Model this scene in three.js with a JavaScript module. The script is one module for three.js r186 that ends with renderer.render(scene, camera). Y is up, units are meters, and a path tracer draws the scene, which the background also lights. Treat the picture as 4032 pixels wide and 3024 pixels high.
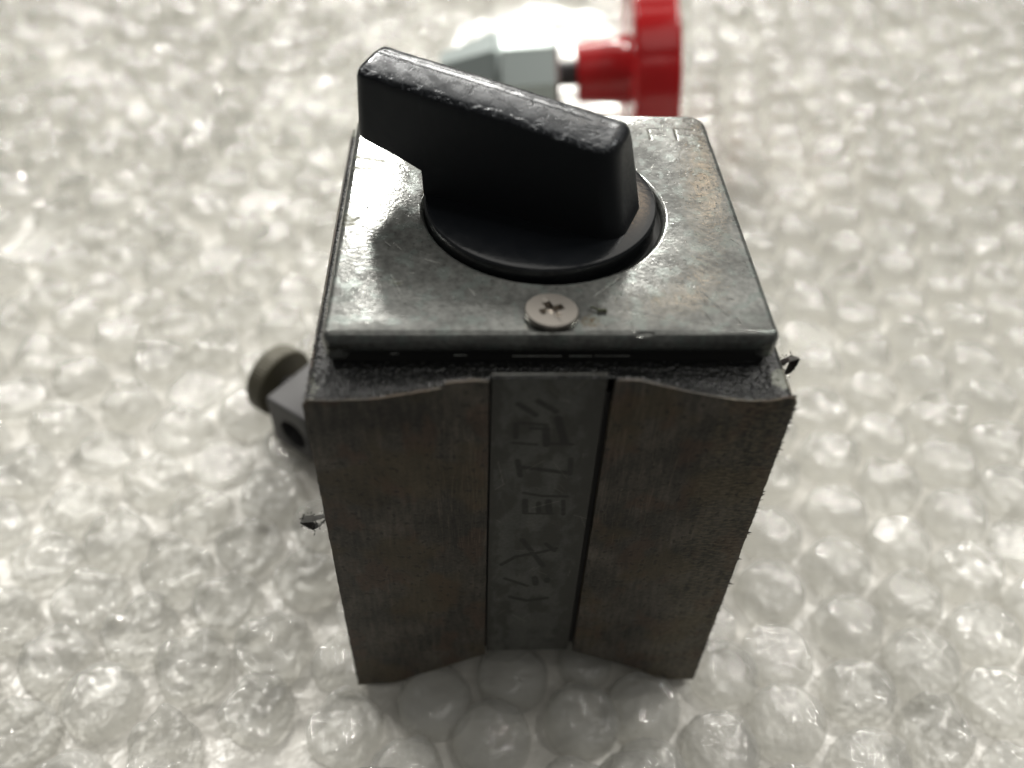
import * as THREE from 'three';
import { RoundedBoxGeometry } from 'three/addons/geometries/RoundedBoxGeometry.js';
import { RectAreaLightUniformsLib } from 'three/addons/lights/RectAreaLightUniformsLib.js';
import { mergeGeometries, mergeVertices, toCreasedNormals } from 'three/addons/utils/BufferGeometryUtils.js';
import { Brush, Evaluator, SUBTRACTION } from 'three-bvh-csg';

// ---------------------------------------------------------------- camera, lamps, exposure
const scene = new THREE.Scene();
scene.background = new THREE.Color(0.10, 0.10, 0.096);
const camera = new THREE.PerspectiveCamera(46.21, 4 / 3, 0.004, 12);
camera.position.set(-0.0081455, 0.127672, 0.0617942);
camera.rotation.set(-0.7951, -0.064, 0.0429, 'YXZ');
camera.focus = 0.108;
camera.userData.fStop = 12;
scene.add(camera);
const renderer = new THREE.WebGLRenderer({ antialias: true });
renderer.setSize(1024, 768);
renderer.toneMapping = THREE.LinearToneMapping;
renderer.toneMappingExposure = 0.95;
renderer.shadowMap.enabled = true;
RectAreaLightUniformsLib.init();

function lamp(name, label, az, el, dist, w, h, radiance, color, glow = 6) {
  const g = new THREE.Group(); g.name = name; g.userData = { label, category: 'lamp' };
  const a = az * Math.PI / 180, e = el * Math.PI / 180;
  g.position.set(Math.sin(a) * Math.cos(e) * dist, 0.05 + Math.sin(e) * dist, -0.03 - Math.cos(a) * Math.cos(e) * dist);
  const shade = new THREE.Mesh(new RoundedBoxGeometry(w + 0.03, h + 0.03, 0.03, 1, 0.006), new THREE.MeshStandardMaterial({ color: 0xb9bab8, roughness: 0.5 }));
  shade.name = 'housing'; shade.position.z = 0.018; g.add(shade);
  const face = new THREE.Mesh(new THREE.BoxGeometry(w, h, 0.004), new THREE.MeshStandardMaterial({ color: 0x222222, emissive: color, emissiveIntensity: glow }));
  face.name = 'glowing_diffuser'; face.position.z = -0.0005; g.add(face);
  const l = new THREE.RectAreaLight(color, radiance, w, h); l.position.z = -0.006; l.name = 'lamp_light'; g.add(l);
  scene.add(g);
  g.lookAt(0, 0.04, -0.03); g.rotateY(Math.PI);           // -z of the group looks at the workpiece
  l.rotation.set(0, 0, 0);
  g.traverse((o) => { if (o.isMesh) { o.castShadow = o.receiveShadow = true; } });
  return g;
}
const cool = new THREE.Color(1.0, 0.975, 0.92), warm = new THREE.Color(1.0, 0.72, 0.45);
lamp('strip_lamp', 'main bright strip lamp behind the magnetic base, out of the picture', -7.5, 31, 1.5, 0.13, 0.09, 215, cool);
lamp('strip_lamp_001', 'far low strip lamp beyond the red knob, out of the picture', 6, 24, 2.1, 0.42, 0.15, 75, cool);
lamp('strip_lamp_002', 'strip lamp high at the back left, out of the picture', -44, 46, 1.5, 0.34, 0.1, 104, cool);
lamp('strip_lamp_003', 'strip lamp high at the back right, out of the picture', 60, 46, 1.5, 0.34, 0.1, 90, cool);
lamp('warm_bulb_lamp', 'small warm lamp at the back right, out of the picture', 17.9, 32.6, 1.6, 0.06, 0.06, 11, warm);
lamp('added_fill_panel', 'large dim fill light added above the photographer, out of the picture', 160, 62, 1.7, 1.3, 1.0, 0.6, cool, 0.5);  // added fill light for the front and its shadow, no known source
lamp('spot_lamp', 'small square lamp high above the base, out of the picture', 82, 68, 1.5, 0.065, 0.065, 240, cool);
lamp('added_fill_panel_001', 'large dim panel added high over the base for soft light and reflections, out of the picture', -4, 52, 2.7, 3.2, 2.2, 0.72, cool, 0.7);  // added panel: evens out reflections on lid and domes, lifts the wrap

// ---------------------------------------------------------------- helpers
let seed = 7;
const rnd = () => { seed = (seed * 1664525 + 1013904223) >>> 0; return seed / 4294967296; };
const PERM = new Uint8Array(512), GX = new Float32Array(256), GY = new Float32Array(256);
{ const p = []; for (let i = 0; i < 256; i++) p.push(i); for (let i = 255; i > 0; i--) { const j = Math.floor(rnd() * (i + 1)); [p[i], p[j]] = [p[j], p[i]]; } for (let i = 0; i < 512; i++) PERM[i] = p[i & 255]; for (let i = 0; i < 256; i++) { const a = rnd() * Math.PI * 2; GX[i] = Math.cos(a); GY[i] = Math.sin(a); } }
function noise2(x, y, s, m = 256) {                      // gradient noise; s picks the pattern, m is the period
  let i = Math.floor(x), j = Math.floor(y); const fx = x - i, fy = y - j;
  i = ((i % m) + m) % m; j = ((j % m) + m) % m; const i1 = (i + 1) % m, j1 = (j + 1) % m;
  const A = PERM[(i + s) & 255], B = PERM[(i1 + s) & 255], a = PERM[A + (j & 255)], b = PERM[B + (j & 255)], c = PERM[A + (j1 & 255)], d = PERM[B + (j1 & 255)];
  const u = fx * fx * fx * (fx * (fx * 6 - 15) + 10), v = fy * fy * fy * (fy * (fy * 6 - 15) + 10);
  const n0 = GX[a] * fx + GY[a] * fy, n1 = GX[b] * (fx - 1) + GY[b] * fy, n2 = GX[c] * fx + GY[c] * (fy - 1), n3 = GX[d] * (fx - 1) + GY[d] * (fy - 1);
  return 1.35 * (n0 + u * (n1 - n0) + v * (n2 - n0 + u * (n0 - n1 - n2 + n3)));
}
const fbm = (x, y, z, o = 4) => { let s = 0, a = 0.5, f = 1; const k = Math.floor(z * 13); for (let i = 0; i < o; i++) { s += a * noise2(x * f, y * f, k + i * 37); a *= 0.5; f *= 2.03; } return s; };
const tileFbm = (u, v, P, z, o = 4) => { let s = 0, a = 0.5, p = P; for (let i = 0; i < o; i++) { s += a * noise2(u * p, v * p, z + i * 37, p); a *= 0.5; p *= 2; } return s; };
const clamp = (x, a = 0, b = 1) => Math.min(b, Math.max(a, x));
const sstep = (a, b, x) => { const t = clamp((x - a) / (b - a)); return t * t * (3 - 2 * t); };
const mix = (a, b, t) => a + (b - a) * t;
const S = 0.001;
const origin = new Map();
function group(name, label, category, [x, y, z] = [0, 0, 0], extra = {}) {      // x, y, z in mm
  const g = new THREE.Group(); g.name = name; g.position.set(x * S, y * S, z * S);
  g.userData = { label, category, ...extra }; scene.add(g); origin.set(g, [x, y, z]); return g;
}
function part(name, geo, mat, parent, label) {                                  // geometry in mm of the world
  const o = origin.get(parent) || [0, 0, 0];
  geo.translate(-o[0], -o[1], -o[2]); geo.scale(S, S, S);
  const m = new THREE.Mesh(geo, mat); m.name = name; m.castShadow = m.receiveShadow = true;
  if (label) m.userData.label = label;
  parent.add(m); origin.set(m, o); return m;
}
const plain = (g) => { const n = g.index ? g.toNonIndexed() : g; for (const k of Object.keys(n.attributes)) if (!['position', 'normal', 'uv'].includes(k)) n.deleteAttribute(k); return n; };
const merge = (list) => mergeGeometries(list.map(plain));
// texture coordinates in mm by the way each face points: (x, z) on top, (x, y) in front, (z, y) at the sides
function boxUV(g, s = 1 / 50, ox = 0, oy = 0) {
  g = g.index ? g.toNonIndexed() : g; const p = g.attributes.position, uv = new Float32Array(p.count * 2);
  const a = new THREE.Vector3(), b = new THREE.Vector3(), c = new THREE.Vector3();
  for (let i = 0; i < p.count; i += 3) {
    a.fromBufferAttribute(p, i); b.fromBufferAttribute(p, i + 1); c.fromBufferAttribute(p, i + 2);
    const n = b.clone().sub(a).cross(c.clone().sub(a)), ax = Math.abs(n.x), ay = Math.abs(n.y), az = Math.abs(n.z);
    [a, b, c].forEach((v, k) => {
      const [U, V] = ay >= ax && ay >= az ? [v.x, v.z] : az >= ax ? [v.x, v.y] : [v.z, v.y];
      uv[(i + k) * 2] = (U + ox) * s; uv[(i + k) * 2 + 1] = (V + oy) * s;
    });
  }
  g.setAttribute('uv', new THREE.BufferAttribute(uv, 2)); return g;
}
const box = (x0, x1, y0, y1, z0, z1, r = 0.3) => { const g = new RoundedBoxGeometry(x1 - x0, y1 - y0, z1 - z0, 2, Math.min(r, (x1 - x0) / 2.01, (y1 - y0) / 2.01, (z1 - z0) / 2.01)); g.translate((x0 + x1) / 2, (y0 + y1) / 2, (z0 + z1) / 2); return g; };
// a texture of n x n; f(u, v) with u, v in 0..1 gives [r, g, b] (sRGB 0..1) or one number
function tex(n, f, srgb, m = n) {
  const d = new Uint8Array(n * m * 4);
  for (let j = 0; j < m; j++) for (let i = 0; i < n; i++) {
    const c = f((i + 0.5) / n, (j + 0.5) / m), k = (j * n + i) * 4;
    if (typeof c === 'number') d[k] = d[k + 1] = d[k + 2] = clamp(c) * 255;
    else { d[k] = clamp(c[0]) * 255; d[k + 1] = clamp(c[1]) * 255; d[k + 2] = clamp(c[2]) * 255; }
    d[k + 3] = 255;
  }
  const t = new THREE.DataTexture(d, n, m); t.magFilter = THREE.LinearFilter; t.minFilter = THREE.LinearFilter;
  t.wrapS = t.wrapT = THREE.RepeatWrapping; if (srgb) t.colorSpace = THREE.SRGBColorSpace; t.needsUpdate = true; return t;
}
// strokes [width, x0, y0, x1, y1] -> how much of a stroke covers (x, y)
function ink(list, soft = 0.12) {
  const cellsOf = new Map(), key = (i, j) => i * 1000 + j;       // strokes by the 2 mm squares that they cross
  for (const q of list) { const m = q[0] + soft; for (let i = Math.floor((Math.min(q[1], q[3]) - m) / 2); i <= (Math.max(q[1], q[3]) + m) / 2; i++) for (let j = Math.floor((Math.min(q[2], q[4]) - m) / 2); j <= (Math.max(q[2], q[4]) + m) / 2; j++) { const k = key(i, j); if (!cellsOf.has(k)) cellsOf.set(k, []); cellsOf.get(k).push(q); } }
  return (x, y) => {
    let best = 0; const near = cellsOf.get(key(Math.floor(x / 2), Math.floor(y / 2))); if (!near) return 0;
    for (const [w, a, b, c, d] of near) {
      const m = w + soft;
      if (x < Math.min(a, c) - m || x > Math.max(a, c) + m || y < Math.min(b, d) - m || y > Math.max(b, d) + m) continue;
      const dx = c - a, dy = d - b, t = clamp(((x - a) * dx + (y - b) * dy) / (dx * dx + dy * dy + 1e-9));
      const q = Math.hypot(x - a - t * dx, y - b - t * dy);
      best = Math.max(best, 1 - sstep(w / 2 - soft / 2, w / 2 + soft, q));
    }
    return best;
  };
}
function scratches(n, x0, x1, y0, y1, len, width, turn = 6.3, base = 0) {
  const out = [];
  for (let i = 0; i < n; i++) {
    const x = mix(x0, x1, rnd()), y = mix(y0, y1, rnd()), a = base + (rnd() - 0.5) * turn, l = len * (0.25 + rnd() * rnd() * 1.6);
    out.push([width * (0.5 + rnd()), x, y, x + Math.cos(a) * l, y + Math.sin(a) * l]);
  }
  return out;
}

// ---------------------------------------------------------------- materials
// worn zinc lid: uv covers 50 mm; x = u*50-25, z = v*50-50
const lidSpots = []; for (let i = 0; i < 70; i++) lidSpots.push([mix(-23, 23, rnd()), mix(-22, -5, rnd()), 0.15 + rnd() * rnd() * 0.9, rnd() * 3, 0.4 + rnd() * 0.6]);
const lidScr = ink([...scratches(70, -23, 23, -48, -5, 1.2, 0.05), ...scratches(16, -23, 23, -20, -5, 4, 0.035), [0.05, 7, -8.6, 12, -7.2], [0.05, 12, -7.2, 17, -6.2], [0.05, 17, -6.2, 22, -5.7], [0.14, 19.3, -7.4, 19.5, -6.4], [0.12, 13.8, -13.2, 15.2, -12.8], [0.1, 14.5, -13.4, 15.2, -12.4], [0.12, -13.2, -17, -11.5, -16.2], [0.2, -22.8, -18.6, -20.4, -18.9]], 0.06);
const lidStain = ink([[1.0, -22.9, -25.2, -21.9, -23.6], [0.5, -22.5, -23.4, -21.2, -24.6], [0.5, -22.4, -37.6, -18.9, -36.7], [0.35, -22.6, -35.2, -20.4, -35.0], [0.3, 2.4, -16.5, 3, -16.2], [0.5, -16.4, -13.2, -15.8, -12.9]], 0.35);
const ff = ink([[0.32, 15.3, -45.1, 15.3, -42.5], [0.32, 15.3, -45.1, 17.7, -45], [0.3, 15.3, -43.8, 17.2, -43.7], [0.32, 18.8, -45.1, 18.8, -42.5], [0.32, 18.8, -45.1, 21.3, -45], [0.3, 18.8, -43.8, 20.7, -43.7]], 0.1);
const lidXZ = (u, v) => [u * 50 - 25, v * 50 - 50];
const lidColor = tex(1024, (u, v) => {
  const [x, z] = lidXZ(u, v); let b = 0.445 + 0.15 * fbm(x * 0.22, z * 0.22, 1, 4) + 0.13 * fbm(x * 1.3, z * 1.3, 3, 3);
  let r = b * 0.99, g = b, bl = b * 0.975;
  const ox = sstep(0.10, 0.2, fbm(x * 0.5, z * 0.5, 11, 5)); r = mix(r, 0.44, ox * 0.5); g = mix(g, 0.475, ox * 0.5); bl = mix(bl, 0.46, ox * 0.5);
  for (const [sx, sz, s, a, k] of lidSpots) { const dx = (x - sx) * Math.cos(a) + (z - sz) * Math.sin(a), dz = -(x - sx) * Math.sin(a) + (z - sz) * Math.cos(a); const d = Math.hypot(dx / 1.6, dz) / s; if (d < 1.3) { const t = (1 - sstep(0.75, 1.15, d + 0.5 * fbm(x * 3, z * 3, 5, 2))) * 0.3 * k; r = mix(r, 0.42, t); g = mix(g, 0.45, t); bl = mix(bl, 0.43, t); } }
  const speck = sstep(0.26, 0.4, fbm(x * 3.2, z * 3.2, 21, 3)) * 0.6, sc = lidScr(x, z) * (0.35 + 0.9 * fbm(x * 1.1, z * 1.1, 44, 2)), st = lidStain(x, z) * sstep(-0.25, 0.15, fbm(x * 2, z * 2, 8, 3)) * 0.8, F = ff(x, z) * 0.3;
  const k = Math.max(speck * 0.8, sc, F); r = mix(r, 0.16, k); g = mix(g, 0.16, k); bl = mix(bl, 0.14, k);
  r = mix(r, 0.19, st); g = mix(g, 0.19, st); bl = mix(bl, 0.14, st);
  const rust = (1 - sstep(0.4, 1.2, Math.hypot(x - 4.0, z + 6.9) + 1.3 * fbm(x * 2, z * 2, 31, 3))) * 0.7 * sstep(-0.3, 0.2, fbm(x * 3, z * 3, 61, 3)); r = mix(r, 0.31, rust); g = mix(g, 0.24, rust); bl = mix(bl, 0.15, rust);
  return [r, g, bl];
}, true);
const lidRough = tex(1024, (u, v) => {
  const [x, z] = lidXZ(u, v);
  const ox = sstep(0.10, 0.2, fbm(x * 0.5, z * 0.5, 11, 5));
  const polish = 1 - sstep(3, 9, Math.hypot((x + 20) * 0.8, (z + 38) * 0.7));
  return 0.175 + 0.08 * fbm(x * 0.6, z * 0.6, 2, 4) + 0.10 * fbm(x * 4, z * 4, 9, 3) + 0.06 * ox - 0.03 * polish + 0.25 * lidStain(x, z) + 0.15 * lidScr(x, z);
});
const lidBump = tex(1024, (u, v) => {
  const [x, z] = lidXZ(u, v);
  return 0.6 + 0.2 * fbm(x * 0.35, z * 0.35, 4, 3) + 0.13 * fbm(x * 2.6, z * 2.6, 6, 4) - 0.25 * lidScr(x, z) - 0.45 * ff(x, z) - 0.07 * sstep(0.26, 0.4, fbm(x * 3.2, z * 3.2, 21, 3));
});
const M = {};
M.lid = new THREE.MeshStandardMaterial({ name: 'worn zinc', map: lidColor, roughnessMap: lidRough, roughness: 1, metalness: 0.62, bumpMap: lidBump, bumpScale: 0.00008 });
// pole steel: uv covers 70 mm in x and y; x = u*70-35
const poleScr = ink([...scratches(260, -25, 25, 3, 64, 3, 0.05, 0.25, Math.PI / 2), ...scratches(60, -25, 25, 3, 64, 1.5, 0.07), ...scratches(120, -12, -6, 35, 64, 5, 0.06, 0.15, Math.PI / 2), ...scratches(120, 6, 14, 40, 64, 5, 0.06, 0.15, Math.PI / 2), [0.22, -16.7, 28, -16.6, 25.6]], 0.06);
const poleColor = tex(1024, (u, v) => {
  const x = u * 70 - 35, y = v * 70;
  const grain = fbm(x * 1.6, y * 0.22, 2, 4), blot = fbm(x * 0.16, y * 0.16, 5, 5), fine = fbm(x * 2.2, y * 2.2, 9, 3);
  const b = 0.255 + 0.11 * grain + 0.17 * blot + 0.08 * fine;
  let r = b * 1.04, g = b * 0.97, bl = b * 0.87;
  const rust = sstep(0.02, 0.28, fbm(x * 0.22, y * 0.15, 14, 5)) * 0.5; r = mix(r, 0.32, rust); g = mix(g, 0.235, rust); bl = mix(bl, 0.185, rust);
  const olive = sstep(0.0, 0.25, fbm(x * 0.1, y * 0.09, 33, 4)) * 0.5; r = mix(r, 0.31, olive); g = mix(g, 0.265, olive); bl = mix(bl, 0.18, olive);
  // pitted, lighter worn band down the right edge of the right pole
  const band = x > 0 ? sstep(-2.2, 2.0, x - (17.5 + 0.6 * fbm(x, y * 0.3, 3, 3) * 6) ) : 0;
  const pit = sstep(-0.25, 0.4, fbm(x * 1.1, y * 3.2, 41, 5)); const w = band * pit * 0.75; r = mix(r, 0.44, w); g = mix(g, 0.41, w); bl = mix(bl, 0.33, w);
  const dark = sstep(0.2, 0.36, fbm(x * 1.2, y * 1.0, 55, 4)) * 0.45; r = mix(r, 0.1, dark); g = mix(g, 0.09, dark); bl = mix(bl, 0.075, dark);
  const s = poleScr(x, y) * 0.4 * (0.6 + 1.2 * fbm(x * 0.5, y * 0.3, 71, 3)); return [mix(r, 0.5, s), mix(g, 0.46, s), mix(bl, 0.4, s)];
}, true);
const poleBump = tex(1024, (u, v) => { const x = u * 70 - 35, y = v * 70; return 0.5 + 0.2 * fbm(x * 1.6, y * 0.25, 2, 4) + 0.2 * fbm(x * 2.6, y * 2.6, 19, 5) - 0.3 * sstep(0.17, 0.3, fbm(x * 1.2, y, 55, 4)); });
M.pole = new THREE.MeshStandardMaterial({ name: 'ground steel with rust', map: poleColor, roughness: 0.6, metalness: 0.25, bumpMap: poleBump, bumpScale: 0.00008 });
// divider strip with the marker writing
const writing = ink([[0.55,-3.4,61.1,-1.6,59.5],[0.58,-1.4,61.5,0.5,60.0],[0.27,-3.3,58.3,-0.3,57.9],[0.27,-2.0,57.4,-0.3,57.3],[0.51,-3.6,58.0,-3.5,56.0],[0.74,-0.4,57.3,-0.2,54.8],[0.74,0.8,58.9,1.7,55.1],[0.27,0.3,54.9,2.6,54.8],[0.27,-3.8,55.1,-1.3,54.8],[0.47,-2.6,51.0,2.2,50.0],[0.51,2.6,52.3,2.7,49.8],[0.51,-3.2,52.1,-2.8,49.5],[0.31,-2.3,46.4,-0.1,45.8],[0.31,-0.1,45.8,2.7,45.7],[0.58,-2.1,45.0,-2.0,42.7],[0.51,-0.5,44.5,-0.4,42.7],[0.66,0.6,44.8,0.8,42.7],[0.20,-1.8,42.5,1.2,42.4],[0.39,2.3,44.8,2.5,42.3],[0.55,-2.1,37.2,0.7,31.5],[0.43,-4.5,31.9,-2.8,33.6],[0.43,-2.8,33.6,-0.1,34.4],[0.39,-0.1,34.4,2.1,35.3],[0.43,0.8,36.3,1.9,34.8],[0.39,-4.0,28.7,-1.1,26.9],[0.70,-0.2,28.8,0.0,27.3],[0.66,1.4,28.4,1.4,27.9],[0.51,-3.2,24.3,-1.0,23.3],[0.51,-1.0,23.3,1.6,23.9]], 0.18);
const stripScr = ink([[0.1, -5.3, 52, -4.6, 48], [0.1, -4.6, 48, -5.6, 47], [0.1, -1.2, 43.6, 1.8, 44.8], [0.08, 2, 63, 4, 65.5], [0.08, -3, 20, -1, 18], ...scratches(24, -6, 5, 10, 66, 2, 0.05)], 0.06);
M.strip = new THREE.MeshStandardMaterial({
  name: 'grey divider metal with marker strokes', roughness: 0.5, metalness: 0.2,
  map: tex(512, (u, v) => {
    const x = u * 70 - 35, y = v * 70; const b = 0.285 + 0.06 * fbm(x * 0.5, y * 0.3, 3, 4) + 0.07 * fbm(x * 3, y * 3, 8, 3);
    let r = b * 0.99, g = b, bl = b * 0.95;
    const grime = Math.max(sstep(-0.05, 0.25, fbm(x * 0.35, y * 0.2, 12, 5)), sstep(2.4, 4.6, x + 2.5 * fbm(x, y * 0.5, 6, 3)), sstep(-4.4, -6, x + 2.5 * fbm(x, y * 0.5, 7, 3))) * 0.6;
    r = mix(r, 0.15, grime); g = mix(g, 0.145, grime); bl = mix(bl, 0.125, grime);
    const w = writing(x, y) * (0.78 + 0.5 * fbm(x * 2, y * 2, 17, 3)); r = mix(r, 0.07, w); g = mix(g, 0.07, w); bl = mix(bl, 0.06, w);
    const s = stripScr(x, y) * 0.5; return [mix(r, 0.5, s), mix(g, 0.5, s), mix(bl, 0.46, s)];
  }, true, 1024),
});
M.gap = new THREE.MeshStandardMaterial({ name: 'black sealing compound', color: new THREE.Color(0.012, 0.0125, 0.012), roughness: 0.6 });
M.coating = new THREE.MeshStandardMaterial({
  name: 'black hammered coating', roughness: 0.38,
  map: tex(1024, (u, v) => {
    const x = u * 50 - 25, z = v * 50 - 50; let c = [0.10 + 0.04 * fbm(x * 2, z * 2, 3, 3), 0.105 + 0.04 * fbm(x * 2, z * 2, 3, 3), 0.105];
    const d = Math.max(1 - sstep(0.75, 1.0, Math.hypot((x - 24.1) / 1.3, (z + 3.0) / 1.7) + 0.5 * fbm(x * 1.5, z * 1.5, 6, 3)), 1 - sstep(0.8, 1.0, Math.hypot((x + 24.6) / 1.1, (z + 1.5) / 2.2) + 0.6 * fbm(x * 1.5, z * 1.5, 16, 3)));
    const s = sstep(0.3, 0.36, fbm(x * 3, z * 3, 8, 3)) * 0.5; const t = Math.max(d * 0.85, s * 0.4);
    return [mix(c[0], 0.52, t), mix(c[1], 0.53, t), mix(c[2], 0.48, t)];
  }, true),
  bumpMap: tex(1024, (u, v) => { const x = u * 50, z = v * 50; return 0.5 + 0.5 * fbm(x * 2.4, z * 2.4, 4, 4); }), bumpScale: 0.00035,
});
// black plastic of the switch: uv covers 50 mm; top faces at (along the handle, across), side faces offset
const knobScr = ink([...scratches(120, -2, 9, -4, 5, 1.3, 0.05), ...scratches(60, -21, 10, -4, 5, 0.9, 0.045), [0.16, -8.4, 1.0, -8.1, 2.4], [0.12, 3, 2.6, 7, 1.2], [0.12, 3, 3.6, 6.4, 4.3], [0.1, 5, 1.4, 8, 0.6]], 0.05);
const parting = ink([[0.13, -22, 0.35, 5, 0.2], [0.06, -22, -0.5, 2, -0.8]], 0.08);
const nick = (x, v) => sstep(0.02, 0.25, fbm(x * 0.9, v * 1.5, 23, 4)) * sstep(2.9, 4.2, v) * (v < 6.5 ? 1 : 0);
M.plastic = new THREE.MeshPhysicalMaterial({
  name: 'worn black plastic', color: new THREE.Color(0.007, 0.0075, 0.0085), specularIntensity: 0.7, specularColor: new THREE.Color(0.86, 0.92, 1),
  roughness: 1, roughnessMap: tex(1024, (u, v) => { const x = u * 50 - 25, y = v * 50 - 10; const top = y < 7 ? 1 : 0; return top ? 0.27 + 0.004 * (x + 8) + 0.2 * fbm(x * 0.5, y * 0.7, 3, 3) + 0.14 * fbm(x * 4, y * 4, 7, 3) + 0.2 * knobScr(x, y) : 0.42 + 0.15 * fbm(x * 2, y * 2, 3, 3); }),
  bumpMap: tex(1024, (u, v) => { const x = u * 50 - 25, y = v * 50 - 10; return 0.6 + 0.04 * fbm(x * 3.4, y * 3.4, 7, 3) + 0.05 * fbm(x * 0.6, y * 0.6, 1, 3) - 0.3 * knobScr(x, y) - 0.5 * parting(x, y) - 0.35 * nick(x, y); }), bumpScale: 0.00016,
});
M.disc = new THREE.MeshPhysicalMaterial({ name: 'black plastic dial', color: new THREE.Color(0.006, 0.007, 0.0085), roughness: 0.24, roughnessMap: tex(512, (u, v) => 0.8 + 0.35 * fbm(u * 30, v * 30, 3, 4)), bumpMap: tex(512, (u, v) => 0.5 + 0.3 * fbm(u * 90, v * 90, 3, 3) - 0.25 * sstep(0.3, 0.4, fbm(u * 60, v * 60, 13, 3))), bumpScale: 0.00003 });
M.nickel = new THREE.MeshStandardMaterial({ name: 'nickel screw', color: new THREE.Color(0.34, 0.315, 0.285), metalness: 1, roughness: 0.36 });
M.darkSteel = new THREE.MeshStandardMaterial({ name: 'blued steel', color: new THREE.Color(0.058, 0.057, 0.058), metalness: 0.35, roughness: 0.5 });
M.olive = new THREE.MeshStandardMaterial({ name: 'oily brass-black knurl', color: new THREE.Color(0.062, 0.056, 0.037), metalness: 0.3, roughness: 0.5 });
M.red = new THREE.MeshPhysicalMaterial({ name: 'glossy red plastic', color: new THREE.Color(0.42, 0.012, 0.014), roughness: 0.18, bumpMap: tex(256, (u, v) => 0.5 + 0.4 * fbm(u * 12, v * 12, 3, 3)), bumpScale: 0.0001 });
M.zinc = new THREE.MeshStandardMaterial({ name: 'blue zinc plating', color: new THREE.Color(0.40, 0.45, 0.44), metalness: 0.55, roughness: 0.3 });
M.chip = new THREE.MeshStandardMaterial({ name: 'dark steel swarf', color: new THREE.Color(0.015, 0.015, 0.015), metalness: 0.3, roughness: 0.3, side: THREE.DoubleSide });
M.filing = new THREE.MeshStandardMaterial({ name: 'iron filings', color: new THREE.Color(0.025, 0.022, 0.02), metalness: 0.4, roughness: 0.5 });
M.grain = new THREE.MeshPhysicalMaterial({ name: 'glossy black grain', color: new THREE.Color(0.02, 0.02, 0.021), roughness: 0.14 });
M.fibre = new THREE.MeshStandardMaterial({ name: 'dark green fibre', color: new THREE.Color(0.03, 0.035, 0.012), roughness: 0.8 });

// ---------------------------------------------------------------- bubble wrap
const hSheet = (x, z) => 0.9 * fbm(x * 0.018, z * 0.018, 2, 3) * sstep(40, 120, Math.hypot(x, z + 26)) * 6;
const wrap = group('bubble_wrap', 'milky clear bubble wrap spread under and around the magnetic base', 'bubble wrap', [0, 0, 0], { kind: 'structure' });
const LA = [11.85, -4.5], LB = [-2.05, 11.35], L0 = [39.28, -4.36];
{
  const x0 = -330, x1 = 340, z0 = -430, z1 = 60, nx = 560, nz = 410, pos = [], uv = [], idx = [];
  for (let j = 0; j <= nz; j++) for (let i = 0; i <= nx; i++) {
    const x = mix(x0, x1, i / nx), z = mix(z0, z1, j / nz);
    const c = fbm(x * 0.11, z * 0.11, 7, 3) * 2.4 + Math.abs(fbm(x * 0.055, z * 0.055, 17, 3)) * 1.8;
    pos.push(x, hSheet(x, z) - 0.9 + c * 0.55, z); uv.push(x / 60, z / 60);
  }
  for (let j = 0; j < nz; j++) for (let i = 0; i < nx; i++) { const a = j * (nx + 1) + i, b = a + nx + 1; idx.push(a, b, a + 1, b, b + 1, a + 1); }
  const g = new THREE.BufferGeometry(); g.setAttribute('position', new THREE.Float32BufferAttribute(pos, 3)); g.setAttribute('uv', new THREE.Float32BufferAttribute(uv, 2)); g.setIndex(idx); g.computeVertexNormals();
  part('backing_film', g, new THREE.MeshPhysicalMaterial({
    name: 'layered milky film', color: new THREE.Color(0.545, 0.53, 0.49), roughness: 0.3,
    bumpMap: tex(1024, (u, v) => 0.5 + 0.35 * Math.abs(tileFbm(u, v, 6, 5, 5)) + 0.2 * tileFbm(u, v, 20, 77, 3)), bumpScale: 0.0012,
  }), wrap);
}
const film = new THREE.MeshPhysicalMaterial({
  name: 'clear bubble film', color: new THREE.Color(0.87, 0.87, 0.855), roughness: 0.085, transmission: 0.82, thickness: 0, ior: 1.6, side: THREE.DoubleSide,
  bumpMap: tex(512, (u, v) => 0.5 + 0.4 * fbm(u * 9, v * 9, 3, 4) + 0.3 * (1 - Math.abs(fbm(u * 5, v * 14, 9, 3)) * 3)), bumpScale: 0.00022,
});
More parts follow.
